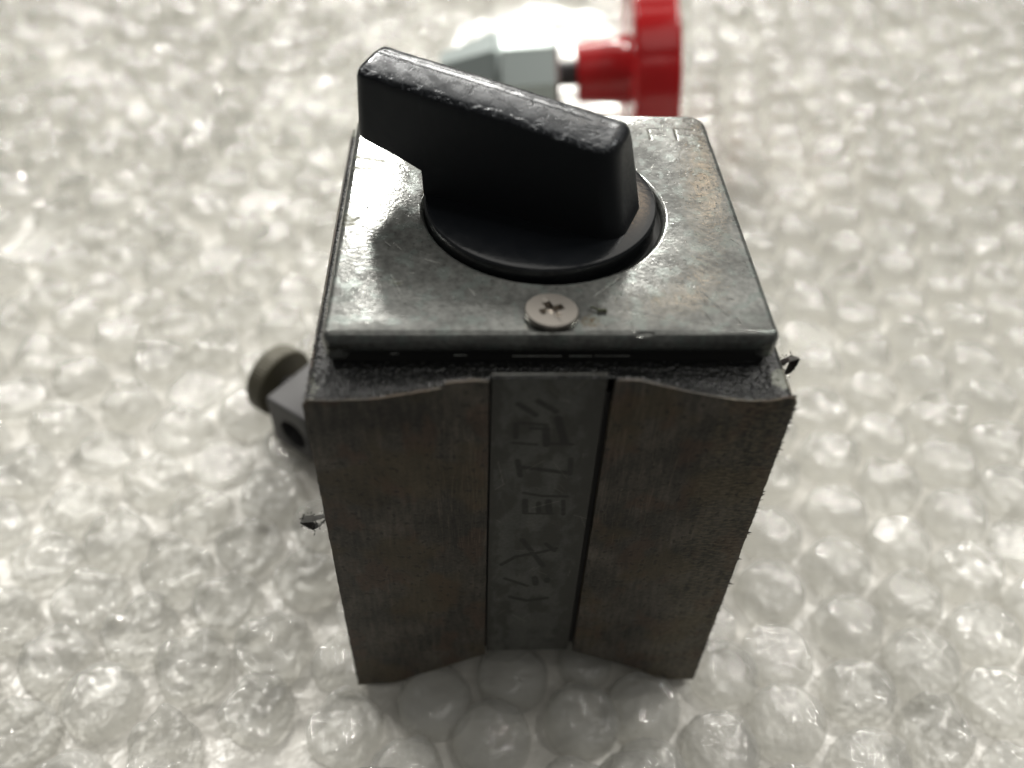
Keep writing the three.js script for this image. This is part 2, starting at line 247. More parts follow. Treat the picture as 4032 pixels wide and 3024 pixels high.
function dome(k, dent) {                               // one air cell: a steep-sided, slightly dented cap of film
  const nr = 14, nt = 36, pos = [], uv = [], idx = [], R = 5.5, H = 5.0;
  for (let i = 0; i <= nr; i++) for (let j = 0; j <= nt; j++) {
    const f = i / nr * Math.PI / 2, t = j / nt * Math.PI * 2, ct = Math.cos(t), st = Math.sin(t);
    let r = R * Math.pow(Math.sin(f), 0.72), y = H * Math.pow(Math.cos(f), 0.66);
    const n = fbm(ct * Math.sin(f) * 1.1 + k * 5, st * Math.sin(f) * 1.1, k * 3.1 + 2, 3), m = fbm(ct * Math.sin(f) * 2.6 + k, st * Math.sin(f) * 2.6, k * 1.7, 2);
    const s = Math.cos(f) > 0.02 ? 1 : 0;
    y = Math.max(0.02, y * (1 + dent * (n * 1.6 - Math.abs(m) * 0.7 * dent))) * s; r *= 1 + dent * 0.28 * n;
    if (i === nr) y = -0.7;
    pos.push(r * ct, y, r * st); uv.push(0.5 + r * ct / 11, 0.5 + r * st / 11);
  }
  for (let i = 0; i < nr; i++) for (let j = 0; j < nt; j++) { const a = i * (nt + 1) + j, b = a + nt + 1; if (i) idx.push(a, a + 1, b); idx.push(b, a + 1, b + 1); }
  let g = new THREE.BufferGeometry(); g.setAttribute('position', new THREE.Float32BufferAttribute(pos, 3)); g.setAttribute('uv', new THREE.Float32BufferAttribute(uv, 2)); g.setIndex(idx);
  g.computeVertexNormals();
  // seam normals
  const nn = g.attributes.normal; for (let i = 0; i <= nr; i++) { const a = i * (nt + 1), b = a + nt; const v = new THREE.Vector3().fromBufferAttribute(nn, a).add(new THREE.Vector3().fromBufferAttribute(nn, b)).normalize(); nn.setXYZ(a, v.x, v.y, v.z); nn.setXYZ(b, v.x, v.y, v.z); }
  for (let j = 0; j <= nt; j++) nn.setXYZ(j, 0, 1, 0);
  g.scale(S, S, S); return g;
}
{
  const nx = 60, nz = 50, pos = [], idx = [], uv = [];
  for (let j = 0; j <= nz; j++) for (let i = 0; i <= nx; i++) { const a = i / nx * 2 - 1, b = j / nz * 2 - 1, x = 20 + a * Math.sqrt(1 - b * b / 2) * 42, z = -203 + b * Math.sqrt(1 - a * a / 2) * 42; const e = Math.hypot((x - 20) / 42, (z + 203) / 42); pos.push(x, hSheet(x, z) + mix(1.6, -0.6, sstep(0.8, 1, e)) + 0.5 * fbm(x * 0.05, z * 0.05, 3, 3), z); uv.push(x / 40, z / 40); }
  for (let j = 0; j < nz; j++) for (let i = 0; i < nx; i++) { const a = j * (nx + 1) + i, b = a + nx + 1; idx.push(a, b, a + 1, b, b + 1, a + 1); }
  const g = new THREE.BufferGeometry(); g.setAttribute('position', new THREE.Float32BufferAttribute(pos, 3)); g.setAttribute('uv', new THREE.Float32BufferAttribute(uv, 2)); g.setIndex(idx); g.computeVertexNormals();
  part('added_glare_film', g, new THREE.MeshPhysicalMaterial({ name: 'taut clear film', color: new THREE.Color(0.87, 0.87, 0.855), roughness: 0.2, transmission: 0.85, thickness: 0, side: THREE.DoubleSide }), wrap);  // smooth patch added to mirror the far lamp as a white glare
}
const full = [], slack = [];
for (let k = 0; k < 7; k++) full.push(dome(k, 0.15 + 0.05 * k));
for (let k = 7; k < 15; k++) slack.push(dome(k, 0.62 + 0.08 * (k - 7)));
const cells = [];
camera.updateMatrixWorld(true);
const eye = camera.position;
for (let i = -60; i < 60; i++) for (let j = -60; j < 60; j++) {
  let x = L0[0] + i * LA[0] + j * LB[0], z = L0[1] + i * LA[1] + j * LB[1];
  if (x < -320 || x > 325 || z < -420 || z > 50) continue;
  const wob = 1.6 * sstep(30, -30, x) + 0.5; x += (rnd() - 0.5) * wob + 3 * fbm(x * 0.02, z * 0.02, 3, 2); z += (rnd() - 0.5) * wob + 3 * fbm(x * 0.02, z * 0.02, 9, 2);
  const slackness = sstep(45, -35, x + 18 * fbm(x * 0.03, z * 0.03, 5, 2)) * 0.7 + 0.06;
  const loose = rnd() < slackness;
  const g = loose ? slack[Math.floor(rnd() * slack.length)] : full[Math.floor(rnd() * full.length)];
  let sy = loose ? 0.45 + rnd() * 0.5 : 0.85 + rnd() * 0.25; if (rnd() < 0.06) sy *= 0.35;
  if (Math.abs(x) < 31 && z > -6 && z < 14.5) continue;                   // the row squeezed up in front of the base is placed below
  // pressed flat under the base and under the fittings that lie on the wrap
  const V = (Math.abs(x) < 16 ? 1.4 + Math.max(0, 1 - Math.max(0, Math.abs(x) - 6) / 10) * 8 : 1.2);
  if (Math.abs(x) < 30 && z > -57 && z < 3.5) { const over = Math.abs(x) < 25 || Math.abs(x) > 25; sy = Math.min(sy, (V - 0.6) / 6); if (z > -2.5) sy = Math.max(sy, Math.abs(x) < 20 ? 0.95 : 0.4); if (Math.abs(x) > 25.5) sy = Math.max(sy, 0.22); }
  if (x > -46 && x < -30 && z > -58 && z < -36) sy = Math.min(sy, 0.45);
  if (x > -20 && x < 52 && z > -172 && z < -140) sy = Math.min(sy, 0.3);
  if (Math.hypot((x - 20) / 40, (z + 203) / 40) < 1) sy *= 0.1;          // cells flattened here to leave room for the added glare film
  const sr = 0.94 + rnd() * 0.12, turn = rnd() * 6.28, tx = (rnd() - 0.5) * 0.16, tz = (rnd() - 0.5) * 0.16;
  const p = new THREE.Vector3(x, hSheet(x, z) - 0.25, z).multiplyScalar(S);
  const q = p.clone().project(camera);
  const seen = Math.abs(q.x) < 1.06 && Math.abs(q.y) < 1.08 && q.z < 1;
  cells.push({ g, p, s: new THREE.Vector3(sr, sy, sr), e: new THREE.Euler(tx, turn, tz), seen, d: p.distanceTo(eye), hid: Math.abs(x) < 24 && z > -55 && z < -3 });
}
for (const [x, z, k, sy, sr] of [[-2.1, -1.2, 2, 0.95, 0.97], [-13.6, 2.6, 0, 0.98, 1], [16.9, 4.2, 3, 0.92, 1], [-5.4, 8.2, 1, 0.95, 1.02], [7.6, 5.8, 4, 0.98, 1], [16.5, 14.2, 0, 0.95, 1], [5.6, 16.6, 5, 0.95, 1], [-17.2, 13.4, 8, 0.8, 1], [27.2, 10.3, 2, 0.9, 1], [29.9, -1.0, 1, 0.85, 0.95], [-26.5, 6.2, 9, 0.6, 1], [9.0, -3.4, 1, 0.6, 0.75], [-27.5, -4.0, 10, 0.55, 0.9], [-6.4, 18.4, 3, 0.9, 1]])
  cells.push({ g: k > 6 ? slack[k - 7] : full[k], p: new THREE.Vector3(x, hSheet(x, z) - 0.25, z).multiplyScalar(S), s: new THREE.Vector3(sr, sy, sr), e: new THREE.Euler(0.03, x * 1.7, -0.04), seen: true, d: 0.1, hid: false });
cells.sort((a, b) => (b.seen && !b.hid) - (a.seen && !a.hid) || a.d - b.d);
const rest = [];
cells.forEach((c, i) => {
  if (i < 300) { const b = new THREE.Mesh(c.g, film); b.name = 'bubble'; b.position.copy(c.p); b.rotation.copy(c.e); b.scale.copy(c.s); b.castShadow = b.receiveShadow = true; wrap.add(b); }
  else { const h = c.g.clone(); h.applyMatrix4(new THREE.Matrix4().compose(c.p, new THREE.Quaternion().setFromEuler(c.e), c.s)); rest.push(h); }
});
{ const m = new THREE.Mesh(mergeGeometries(rest), film); m.name = 'distant_bubbles'; m.userData.kind = 'stuff'; m.castShadow = m.receiveShadow = true; wrap.add(m); }

// ---------------------------------------------------------------- magnetic base
const base = group('magnetic_base', 'worn square magnetic base with grey lid, black turn switch and rusty steel front', 'magnetic base', [0, 1, -26]);
const arcL = [[-25, 61.6], [-24.5, 62.3], [-21.9, 62.15], [-17.6, 62.45], [-11.2, 63.9], [-10.7, 64.5], [-10.0, 64.75], [-7.2, 65.0], [-6.4, 64.9]];
const arcR = [[6, 64.7], [6.6, 65.05], [8.6, 64.9], [13.6, 63.3], [18.6, 62.05], [22, 61.85], [24.1, 62.5], [24.8, 62.2], [25, 61.6]];
const lerpArc = (arc, x) => { for (let i = 1; i < arc.length; i++) if (x <= arc[i][0]) return mix(arc[i - 1][1], arc[i][1], clamp((x - arc[i - 1][0]) / (arc[i][0] - arc[i - 1][0]))); return arc[arc.length - 1][1]; };
const crest = (x) => x < -6.4 ? lerpArc(arcL, x) : x > 6 ? lerpArc(arcR, x) : 65.25;
function outline(points, step = 0.5, rough = 0.07) {        // resample an outline and wear its edge
  const out = [];
  points.forEach((a, i) => { const b = points[(i + 1) % points.length], n = Math.max(1, Math.round(Math.hypot(b[0] - a[0], b[1] - a[1]) / step)); for (let k = 0; k < n; k++) { const x = mix(a[0], b[0], k / n), y = mix(a[1], b[1], k / n); out.push(new THREE.Vector2(x + rough * 2 * fbm(x * 1.3, y * 1.3, 3, 3), y + rough * 2 * fbm(x * 1.3, y * 1.3, 8, 3))); } });
  return new THREE.Shape(out);
}
function pole(pts, back) {
  const f = new THREE.ExtrudeGeometry(outline(pts), { depth: 0.1, bevelEnabled: true, bevelThickness: 0.1, bevelSize: 0.1, bevelOffset: -0.1, bevelSegments: 2 });
  f.translate(0, 0, -0.2);
  const b = new THREE.ExtrudeGeometry(new THREE.Shape(back.map((p) => new THREE.Vector2(...p))), { depth: 51.3, bevelEnabled: true, bevelThickness: 0.3, bevelSize: 0.3, bevelOffset: -0.3, bevelSegments: 2 });
  b.translate(0, 0, -51.85);
  return boxUV(toCreasedNormals(merge([f, b]), 0.5), 1 / 70, 35, 0);
}
part('pole_piece', pole([...arcL, [-6.4, 9.9], [-14.2, 5.0], [-19.6, 1.6], [-25, 1.0]], [[-24.95, 61.4], [-6.45, 61.4], [-6.45, 9.95], [-14.2, 5.1], [-19.6, 1.7], [-24.95, 1.1]]), M.pole, base, 'left steel pole of the front, brown with rust');
part('pole_piece', pole([...arcR, [25, 1.0], [19.6, 1.2], [16.2, 4.6], [6, 10.4]], [[6.05, 61.4], [24.95, 61.4], [24.95, 1.1], [19.6, 1.3], [16.2, 4.7], [6.05, 10.5]]), M.pole, base, 'right steel pole of the front with pitted worn edge');
part('divider_strip', boxUV(merge([box(-6.2, 5.35, 10, 65.3, -0.75, -0.5, 0.06), box(-6.2, 5.35, 10.05, 61.5, -52, -0.85, 0.1)]), 1 / 70, 35, 0), M.strip, base, 'grey middle strip with dark scribbled strokes');
part('seam_filler', merge([box(5.0, 6.1, 10.6, 62, -52, -1.3, 0.1), box(-6.5, -6.1, 10.4, 62, -52, -0.95, 0.05)]), M.gap, base);
{ // black coating over the shoulder of the body, dished between the front crest and the lid
  const nx = 150, nz = 110, pos = [], idx = [];
  const hh = (x, z) => { const t = sstep(-0.3, -4.6, z), e = crest(x) + 0.03; let y = mix(e, 62.3, Math.pow(t, 0.55)) - 0.25 * Math.sin(Math.PI * clamp(-z / 4.6)); y += 0.16 * fbm(x * 1.8, z * 1.8, 5, 3) * sstep(-0.3, -0.9, z); return Math.min(y, z > -0.3 ? e - 0.02 : 99); };
  for (let j = 0; j <= nz; j++) for (let i = 0; i <= nx; i++) {
    const x = mix(-24.85, 24.85, i / nx), q = j / nz, z = j < 80 ? mix(-0.14, -6.2, j / 80) : mix(-6.2, -52, (j - 80) / 30);
    const edge = Math.min(i, nx - i); pos.push(x, edge === 0 ? 60.8 : j === 0 ? Math.min(hh(x, z), crest(x) - 0.12) : hh(x, z) - (edge === 1 ? 0.12 : 0), z);
  }
  for (let j = 0; j < nz; j++) for (let i = 0; i < nx; i++) { const a = j * (nx + 1) + i, b = a + nx + 1; idx.push(a, a + 1, b, b, a + 1, b + 1); }
  const g = new THREE.BufferGeometry(); g.setAttribute('position', new THREE.Float32BufferAttribute(pos, 3)); g.setIndex(idx); g.computeVertexNormals();
  const uv = []; for (let i = 0; i < pos.length; i += 3) uv.push((pos[i] + 25) / 50, (pos[i + 2] + 50) / 50); g.setAttribute('uv', new THREE.Float32BufferAttribute(uv, 2));
  part('coated_shoulder', g, M.coating, base, 'rough black coating on the shoulder with bare corners');
  const grains = [], v = new THREE.IcosahedronGeometry(1, 1);
  for (let i = 0; i < 2600; i++) {
    const left = rnd() < 0.45; const x = left ? -24.7 + Math.pow(rnd(), 1.6) * 17 : mix(-24.6, 24.4, rnd()), z = left ? -0.3 - rnd() * (x < -22.8 ? 20 * rnd() : 3.6) : -0.3 - rnd() * 4.3;
    if (x > 22.9 && z < -1.4 && z > -4.5) continue;
    const s = 0.05 + rnd() * rnd() * 0.13, c = v.clone(); c.scale(s * (0.8 + rnd() * 0.5), s * 0.8, s * (0.8 + rnd() * 0.5)); c.translate(x, hh(x, z) + s * 0.15, z); grains.push(c);
  }
  const gm = part('coating_grain', mergeGeometries(grains), M.grain, base); gm.userData.kind = 'stuff';
}
// lid
{
  const hw = 23.35, z0 = -49.1, z1 = -4.75, cx = 0.12;
  const rr = (r1, r2) => { // r1 at the front corners, r2 at the back ones; shape in (x, -z)
    const s = new THREE.Shape(), x0 = cx - hw, x1 = cx + hw, a = -z1, b = -z0;
    s.moveTo(x0 + r1, a); s.lineTo(x1 - r1, a); s.absarc(x1 - r1, a + r1, r1, -Math.PI / 2, 0); s.lineTo(x1, b - r2); s.absarc(x1 - r2, b - r2, r2, 0, Math.PI / 2); s.lineTo(x0 + r2, b); s.absarc(x0 + r2, b - r2, r2, Math.PI / 2, Math.PI); s.lineTo(x0, a + r1); s.absarc(x0 + r1, a + r1, r1, Math.PI, Math.PI * 1.5);
    return s;
  };
  const s = rr(0.9, 2.6); const hole = new THREE.Path(); hole.absarc(0.35, 27.1, 13.85, 0, Math.PI * 2, true); s.holes.push(hole);
  let g = new THREE.ExtrudeGeometry(s, { depth: 0.4, bevelEnabled: true, bevelThickness: 1.15, bevelSize: 0.85, bevelOffset: -0.85, bevelSegments: 7, curveSegments: 72 });
  g.rotateX(-Math.PI / 2); g.translate(0, 66.7 - 1.55, 0);
  const ev = new Evaluator(); ev.attributes = ['position', 'normal']; ev.useGroups = false;
  const cut = (geo, cutter) => { const A = new Brush(geo), B = new Brush(cutter); A.updateMatrixWorld(); B.updateMatrixWorld(); return ev.evaluate(A, B, SUBTRACTION).geometry; };
  g = mergeVertices((() => { const k = g.toNonIndexed(); k.deleteAttribute('uv'); return k; })());
  const dent = new THREE.SphereGeometry(1, 20, 14); dent.scale(1.75, 0.62, 0.85); dent.rotateY(0.15); dent.translate(9.2, 66.75, -4.55);
  g = cut(g, dent);
  const dent2 = new THREE.SphereGeometry(1, 16, 12); dent2.scale(0.8, 0.5, 0.5); dent2.rotateY(-0.5); dent2.translate(10.9, 66.55, -4.45);
  g = cut(g, dent2);
  const lid = part('lid', boxUV(toCreasedNormals(plain(g), 0.6), 1 / 50, 25, 50), M.lid, base, 'scratched grey zinc lid stamped FF at its back right');
  // the side of the lid: black painted recess between two bare grey corners
  part('lid_skirt', merge([box(cx - 22.5, cx + 22.5, 62.2, 64.6, -48.6, -5.35, 0.3), box(cx - 21, cx + 21, 64.0, 64.35, -6, -5.05, 0.12)]), M.gap, base, 'black painted side of the lid');
  part('lid_corner', boxUV(box(cx - 23.3, cx - 20.6, 62.7, 65.9, -8, -4.85, 0.9), 1 / 50, 25, 50), M.lid, lid);
  part('lid_corner', boxUV(box(cx + 21.0, cx + 23.3, 62.9, 65.9, -8, -4.85, 0.9), 1 / 50, 25, 50), M.lid, lid);
  part('lid_side', boxUV(merge([box(cx - 23.25, cx - 22.3, 62.8, 65.8, -48, -8.1, 0.3), box(cx + 22.3, cx + 23.25, 62.8, 65.8, -48, -8.1, 0.3), box(cx - 22, cx + 22, 62.8, 65.8, -49, -48.4, 0.2)]), 1 / 50, 25, 50), M.lid, lid);
  part('worn_edge', boxUV(merge([box(-4, 1.2, 63.18, 63.32, -5.6, -5.2, 0.06), box(1.9, 4.4, 63.15, 63.33, -5.6, -5.17, 0.06), box(4.6, 8.3, 63.22, 63.32, -5.6, -5.19, 0.04), box(-16.5, -15.6, 63.5, 63.75, -5.6, -5.16, 0.08), box(-10, -8.6, 63.3, 63.5, -5.6, -5.16, 0.08)]), 1 / 50, 25, 50), M.lid, lid);
  // bore under the dial
  const bore = new THREE.CylinderGeometry(14.9, 14.9, 0.5, 64); bore.translate(0.25, 64.5, -27.1); part('dial_seat', bore, M.gap, base);
}
// dial and handle of the switch
const K = [0.25, -27.1], ang = 23.8 * Math.PI / 180;
{
  const prof = [[0, 64.8], [13.4, 64.8], [13.6, 65], [13.6, 67.6], [13.4, 67.85], [12.8, 67.97], [10, 68.0], [0, 68.0]].map((p) => new THREE.Vector2(...p));
  const d = new THREE.LatheGeometry(prof, 96); d.translate(-0.05, 0, K[1] - 0.2);
  const dial = part('switch_dial', boxUV(toCreasedNormals(plain(d), 0.5), 1 / 50, 25, 50), M.disc, base, 'round black dial of the turn switch');
  // the handle: rounded sections lofted along its length; the far side leans in, the left end overhangs
  const us = [], u0 = -21.65, u1 = 11.0;
  for (let i = 0; i <= 10; i++) us.push(u0 + 2.0 * (1 - Math.cos(i / 10 * Math.PI / 2)));
  for (let u = -18.9; u < -13.4; u += 0.6) us.push(u);
  us.push(-13.32, -13.22, -13.12, -13.02, -12.7); for (let u = -12; u < 7.8; u += 0.5) us.push(u);
  for (let i = 10; i >= 0; i--) us.push(u1 - 3.0 * (1 - Math.cos(i / 10 * Math.PI / 2)));
  const under = (u) => u < -16.9 ? mix(73.5, 72.15, clamp((u - u0) / 4.4)) : u < -13.3 ? mix(72.15, 70.85, (u + 16.9) / 3.6) : mix(70.85, 67.6, sstep(-13.3, -13.05, u));
  const over = (u) => mix(81.55, 78.95, clamp((u + 20.9) / 29.9));
  const inset = (e, r) => e >= r ? 0 : r - Math.sqrt(Math.max(0, r * r - (r - e) * (r - e)));
  const pos = [], idx = [], ring = [];
  const corner = (cv, cy, r, a0, a1, n) => { const o = []; for (let k = 0; k <= n; k++) { const a = mix(a0, a1, k / n); o.push([cv + Math.cos(a) * r, cy + Math.sin(a) * r]); } return o; };
  us.forEach((u) => {
    const eR = u1 - u, eL = u - u0, cutV = inset(eR, 2.4) + inset(eL, 1.3), cutY = inset(eR, 1.1) + inset(eL, 0.9);
    const yb = under(u) + (u < -18 ? inset(eL, 0.5) : 0), yt = over(u) - cutY, R = 0.85;
    const f = (y) => 4.9 - 0.3 * clamp((y - 67.6) / 12) - cutV, k = (y) => -(4.3 - 1.7 * clamp((y - 67.6) / 12) - cutV * 0.8);
    const P = [];
    for (let i = 0; i < 4; i++) P.push([mix(k(yb), f(yb), i / 4), yb]);
    for (let i = 0; i < 10; i++) { const y = mix(yb, yt - R, i / 10); P.push([f(y), y]); }
    P.push(...corner(f(yt) - R, yt - R, R, 0, Math.PI / 2, 6));
    for (let i = 1; i < 12; i++) { const v = mix(f(yt) - R, k(yt) + R, i / 12); P.push([v, yt]); }
    P.push(...corner(k(yt) + R, yt - R, R, Math.PI / 2, Math.PI, 6));
    for (let i = 1; i <= 10; i++) { const y = mix(yt - R, yb, i / 10); P.push([k(y), y]); }
    ring.length = 0; P.forEach((p) => ring.push(p));
    for (let [v, y] of P) {
      let uu = u - 2.05 * clamp((y - 67.6) / 11.3) * sstep(-8, 11, u) + 0.4 * clamp((y - 73) / 8) * sstep(-17, -21, u);
      const top = sstep(yt - 1.2, yt, y);
      y += top * (-(v > 0 ? 0.018 : 0.07) * v * v + 0.05 * fbm(u * 0.6, v * 0.9, 4, 3) - 0.2 * sstep(0.12, 0.35, fbm(u * 0.9, v * 0.6, 14, 3)) * sstep(3.0, 4.4, v));
      pos.push(uu, y, v + 0.03 * fbm(u, y, 9, 2));
    }
  });
  const nr = ring.length;
  for (let i = 0; i < us.length - 1; i++) for (let j = 0; j < nr; j++) { const a = i * nr + j, b = i * nr + (j + 1) % nr, c = a + nr, d2 = b + nr; idx.push(a, c, b, b, c, d2); }
  for (const [i, flip] of [[0, 0], [us.length - 1, 1]]) {
    let cx = 0, cy = 0, cz = 0; for (let j = 0; j < nr; j++) { cx += pos[(i * nr + j) * 3] / nr; cy += pos[(i * nr + j) * 3 + 1] / nr; cz += pos[(i * nr + j) * 3 + 2] / nr; }
    const m = pos.length / 3; pos.push(cx, cy, cz); for (let j = 0; j < nr; j++) { const a = i * nr + j, b = i * nr + (j + 1) % nr; flip ? idx.push(m, b, a) : idx.push(m, a, b); }
  }
  let h = new THREE.BufferGeometry(); h.setAttribute('position', new THREE.Float32BufferAttribute(pos, 3)); h.setIndex(idx);
  let vol = 0; for (let i = 0; i < idx.length; i += 3) { const [A, B, C] = [0, 1, 2].map((k) => new THREE.Vector3(...pos.slice(idx[i + k] * 3, idx[i + k] * 3 + 3))); vol += A.dot(B.cross(C)); }
  if (vol < 0) for (let i = 0; i < idx.length; i += 3) { const t = idx[i + 1]; idx[i + 1] = idx[i + 2]; idx[i + 2] = t; }
  h.setIndex(idx); h = h.toNonIndexed();
  const p = h.attributes.position;
  h = toCreasedNormals(h, 0.75);
  // uv along and across the handle on top, along and up on the sides
  const uv = new Float32Array(p.count * 2), n = h.attributes.normal, q = h.attributes.position;
  for (let i = 0; i < q.count; i += 3) { const ny = (n.getY(i) + n.getY(i + 1) + n.getY(i + 2)) / 3, nx = Math.abs(n.getX(i) + n.getX(i + 1) + n.getX(i + 2)) / 3; for (let k = i; k < i + 3; k++) { uv[k * 2] = ((nx > 0.75 ? q.getZ(k) + 15 : q.getX(k)) + 25) / 50; uv[k * 2 + 1] = ny > 0.35 && q.getY(k) > 75 ? (q.getZ(k) + 10) / 50 : (q.getY(k) - 67 + 12 + 10) / 50; } }
  h.setAttribute('uv', new THREE.BufferAttribute(uv, 2));
  h.rotateY(-ang); h.translate(K[0], 0, K[1]);
  part('switch_handle', h, M.plastic, dial, 'scuffed black bar handle overhanging the dial to the left');
}
// screw in the lid
{
  let g = new THREE.LatheGeometry([[0, 0], [2.5, 0], [2.72, 0.12], [2.78, 0.3], [2.78, 0.62], [2.68, 0.76], [0, 0.78]].map((p) => new THREE.Vector2(...p)), 56);
  g.deleteAttribute('uv'); g = mergeVertices(g);
  const ev = new Evaluator(); ev.attributes = ['position', 'normal']; ev.useGroups = false;
  for (let k = 0; k < 2; k++) {
    const c = new THREE.CylinderGeometry(1, 0.82, 1.2, 4, 1); c.rotateY(Math.PI / 4); c.scale(2.05, 1, 0.68); c.rotateY(k * Math.PI / 2 + 0.42); c.translate(0, 0.7, 0); c.deleteAttribute('uv');
    const A = new Brush(g), B = new Brush(c); A.updateMatrixWorld(); B.updateMatrixWorld(); g = ev.evaluate(A, B, SUBTRACTION).geometry;
  }
  const hub = new THREE.CylinderGeometry(0.8, 0.5, 1.2, 18); hub.translate(0, 0.72, 0); hub.deleteAttribute('uv');
  { const A = new Brush(g), B = new Brush(hub); A.updateMatrixWorld(); B.updateMatrixWorld(); g = ev.evaluate(A, B, SUBTRACTION).geometry; }
  g = toCreasedNormals(plain(g), 0.5); g.rotateX(-0.05); g.rotateZ(-0.03); g.translate(0.02, 66.84, -7.6);
  part('screw', g, M.nickel, base, 'nickel cross recess screw holding the lid at the front');
}
// fuzz of iron filings along the edges
{
  const list = [], tip = new THREE.ConeGeometry(0.09, 1, 4); tip.translate(0, 0.5, 0);
  const add = (x, y, z, dx, dy, l, w = 1) => { const c = tip.clone(); c.scale(w, l, w); c.applyQuaternion(new THREE.Quaternion().setFromUnitVectors(new THREE.Vector3(0, 1, 0), new THREE.Vector3(dx, dy, (rnd() - 0.5) * 1.2).normalize())); c.translate(x, y, z); list.push(c); };
  for (let i = 0; i < 190; i++) { const y = 61.5 - Math.pow(rnd(), 1.2) * 52; add(24.95, y, -0.25 - rnd() * 1.2, 1, (rnd() - 0.3) * 0.9, 0.3 + rnd() * rnd() * 0.8, 1.3 + rnd() * 0.8); }
  for (let i = 0; i < 40; i++) add(24.95, 58 + rnd() * 3.6, -0.2 - rnd(), 1, (rnd() - 0.5) * 1.2, 0.3 + rnd() * 0.3, 1.3);
  for (let i = 0; i < 90; i++) add(-24.95, 3 + rnd() * 58, -0.25 - rnd() * 1.4, -1, (rnd() - 0.4) * 1.2, 0.15 + rnd() * rnd() * 0.5, 0.7 + rnd() * 0.6);
  for (let i = 0; i < 40; i++) add(-24.9, 61.3, -1 - rnd() * 18, -1, rnd() * 0.6, 0.15 + rnd() * 0.4, 0.7);
  const m = part('iron_filings', mergeGeometries(list), M.filing, base); m.userData.kind = 'stuff';
}

// ---------------------------------------------------------------- small bits stuck to the base
function swarf(name, label, at, turn, pts, w) {
  const g0 = group(name, label, 'metal chip', at);
  const pos = [], idx = []; const n = pts.length;
  pts.forEach(([x, y, z], i) => { const ww = w * Math.sin(Math.PI * (0.12 + 0.8 * i / (n - 1))); pos.push(x, y - ww * 0.35, z - ww / 2, x + 0.1, y + ww * 0.35, z + ww / 2, x + 0.14, y - ww * 0.35 + 0.12, z - ww / 2, x + 0.24, y + ww * 0.35 + 0.12, z + ww / 2); });
  for (let i = 0; i < n - 1; i++) { const a = i * 4, b = a + 4; idx.push(a, b, a + 1, b, b + 1, a + 1, a + 2, a + 3, b + 2, b + 2, a + 3, b + 3, a, a + 2, b, b, a + 2, b + 2, a + 1, b + 1, a + 3, b + 1, b + 3, a + 3); }
  let g = new THREE.BufferGeometry(); g.setAttribute('position', new THREE.Float32BufferAttribute(pos, 3)); g.setIndex(idx); g = toCreasedNormals(g, 0.6);
  g.rotateZ(turn); g.translate(...at); part('curl', g, M.chip, g0);
  const fz = [], tip = new THREE.ConeGeometry(0.07, 0.5, 4); tip.translate(0, 0.25, 0);
  for (let i = 0; i < 50; i++) { const a = pts[Math.floor(rnd() * (n - 1))], b = pts[Math.min(n - 1, pts.indexOf(a) + 1)], t = rnd(), c = tip.clone(); c.scale(1.2, 0.4 + rnd() * 0.5, 1.2); c.applyQuaternion(new THREE.Quaternion().setFromEuler(new THREE.Euler(rnd() * 6, rnd() * 6, rnd() * 6))); c.translate(at[0] + mix(a[0], b[0], t), at[1] + mix(a[1], b[1], t), at[2] + mix(a[2], b[2], t) + (rnd() - 0.5) * w); fz.push(c); }
  part('clinging_filings', mergeGeometries(fz), M.filing, g0).userData.kind = 'stuff';
}
swarf('metal_chip', 'small dark metal chip stuck to the left edge of the base', [-26.3, 40.4, -1.6], 0, [[1.2, 0.6, 0], [0.5, 0.5, 0.1], [-0.6, 0.1, 0.2], [-1.6, -0.2, 0], [-2.0, -0.5, -0.2], [-1.3, -1.0, 0], [-0.6, -1.5, 0.2], [0.1, -0.9, 0.3], [0.9, 0.1, 0.2]], 2.1);
swarf('metal_chip_001', 'curled dark metal chip stuck to the top right edge of the base', [26.1, 58.9, -8], 0, [[-1.0, -0.8, 0], [-0.6, 0.6, 0.3], [0.0, 1.2, 0.2], [0.7, 1.4, 0], [1.1, 1.3, -0.2], [1.0, 0.4, 0], [0.6, -0.5, 0.3], [0.1, -1.3, 0.1]], 1.9);
{
  const c = new THREE.CatmullRomCurve3([[4.15, 66.95, -8.75], [4.5, 67.05, -8.55], [4.9, 66.95, -8.35], [5.3, 67.0, -8.3], [5.85, 66.9, -8.05]].map((p) => new THREE.Vector3(...p)));
  const t = new THREE.TubeGeometry(c, 24, 0.1, 6); const c2 = new THREE.CatmullRomCurve3([[4.85, 66.9, -8.2], [5.2, 66.95, -8.2], [5.75, 66.9, -8.35]].map((p) => new THREE.Vector3(...p))); const t2 = new THREE.TubeGeometry(c2, 10, 0.16, 6);
  const f = group('dark_fibre', 'tiny dark green fibre lying beside the screw on the lid', 'fibre', [5, 66.9, -8.3]);
  part('strand', merge([t, t2]), M.fibre, f);
}

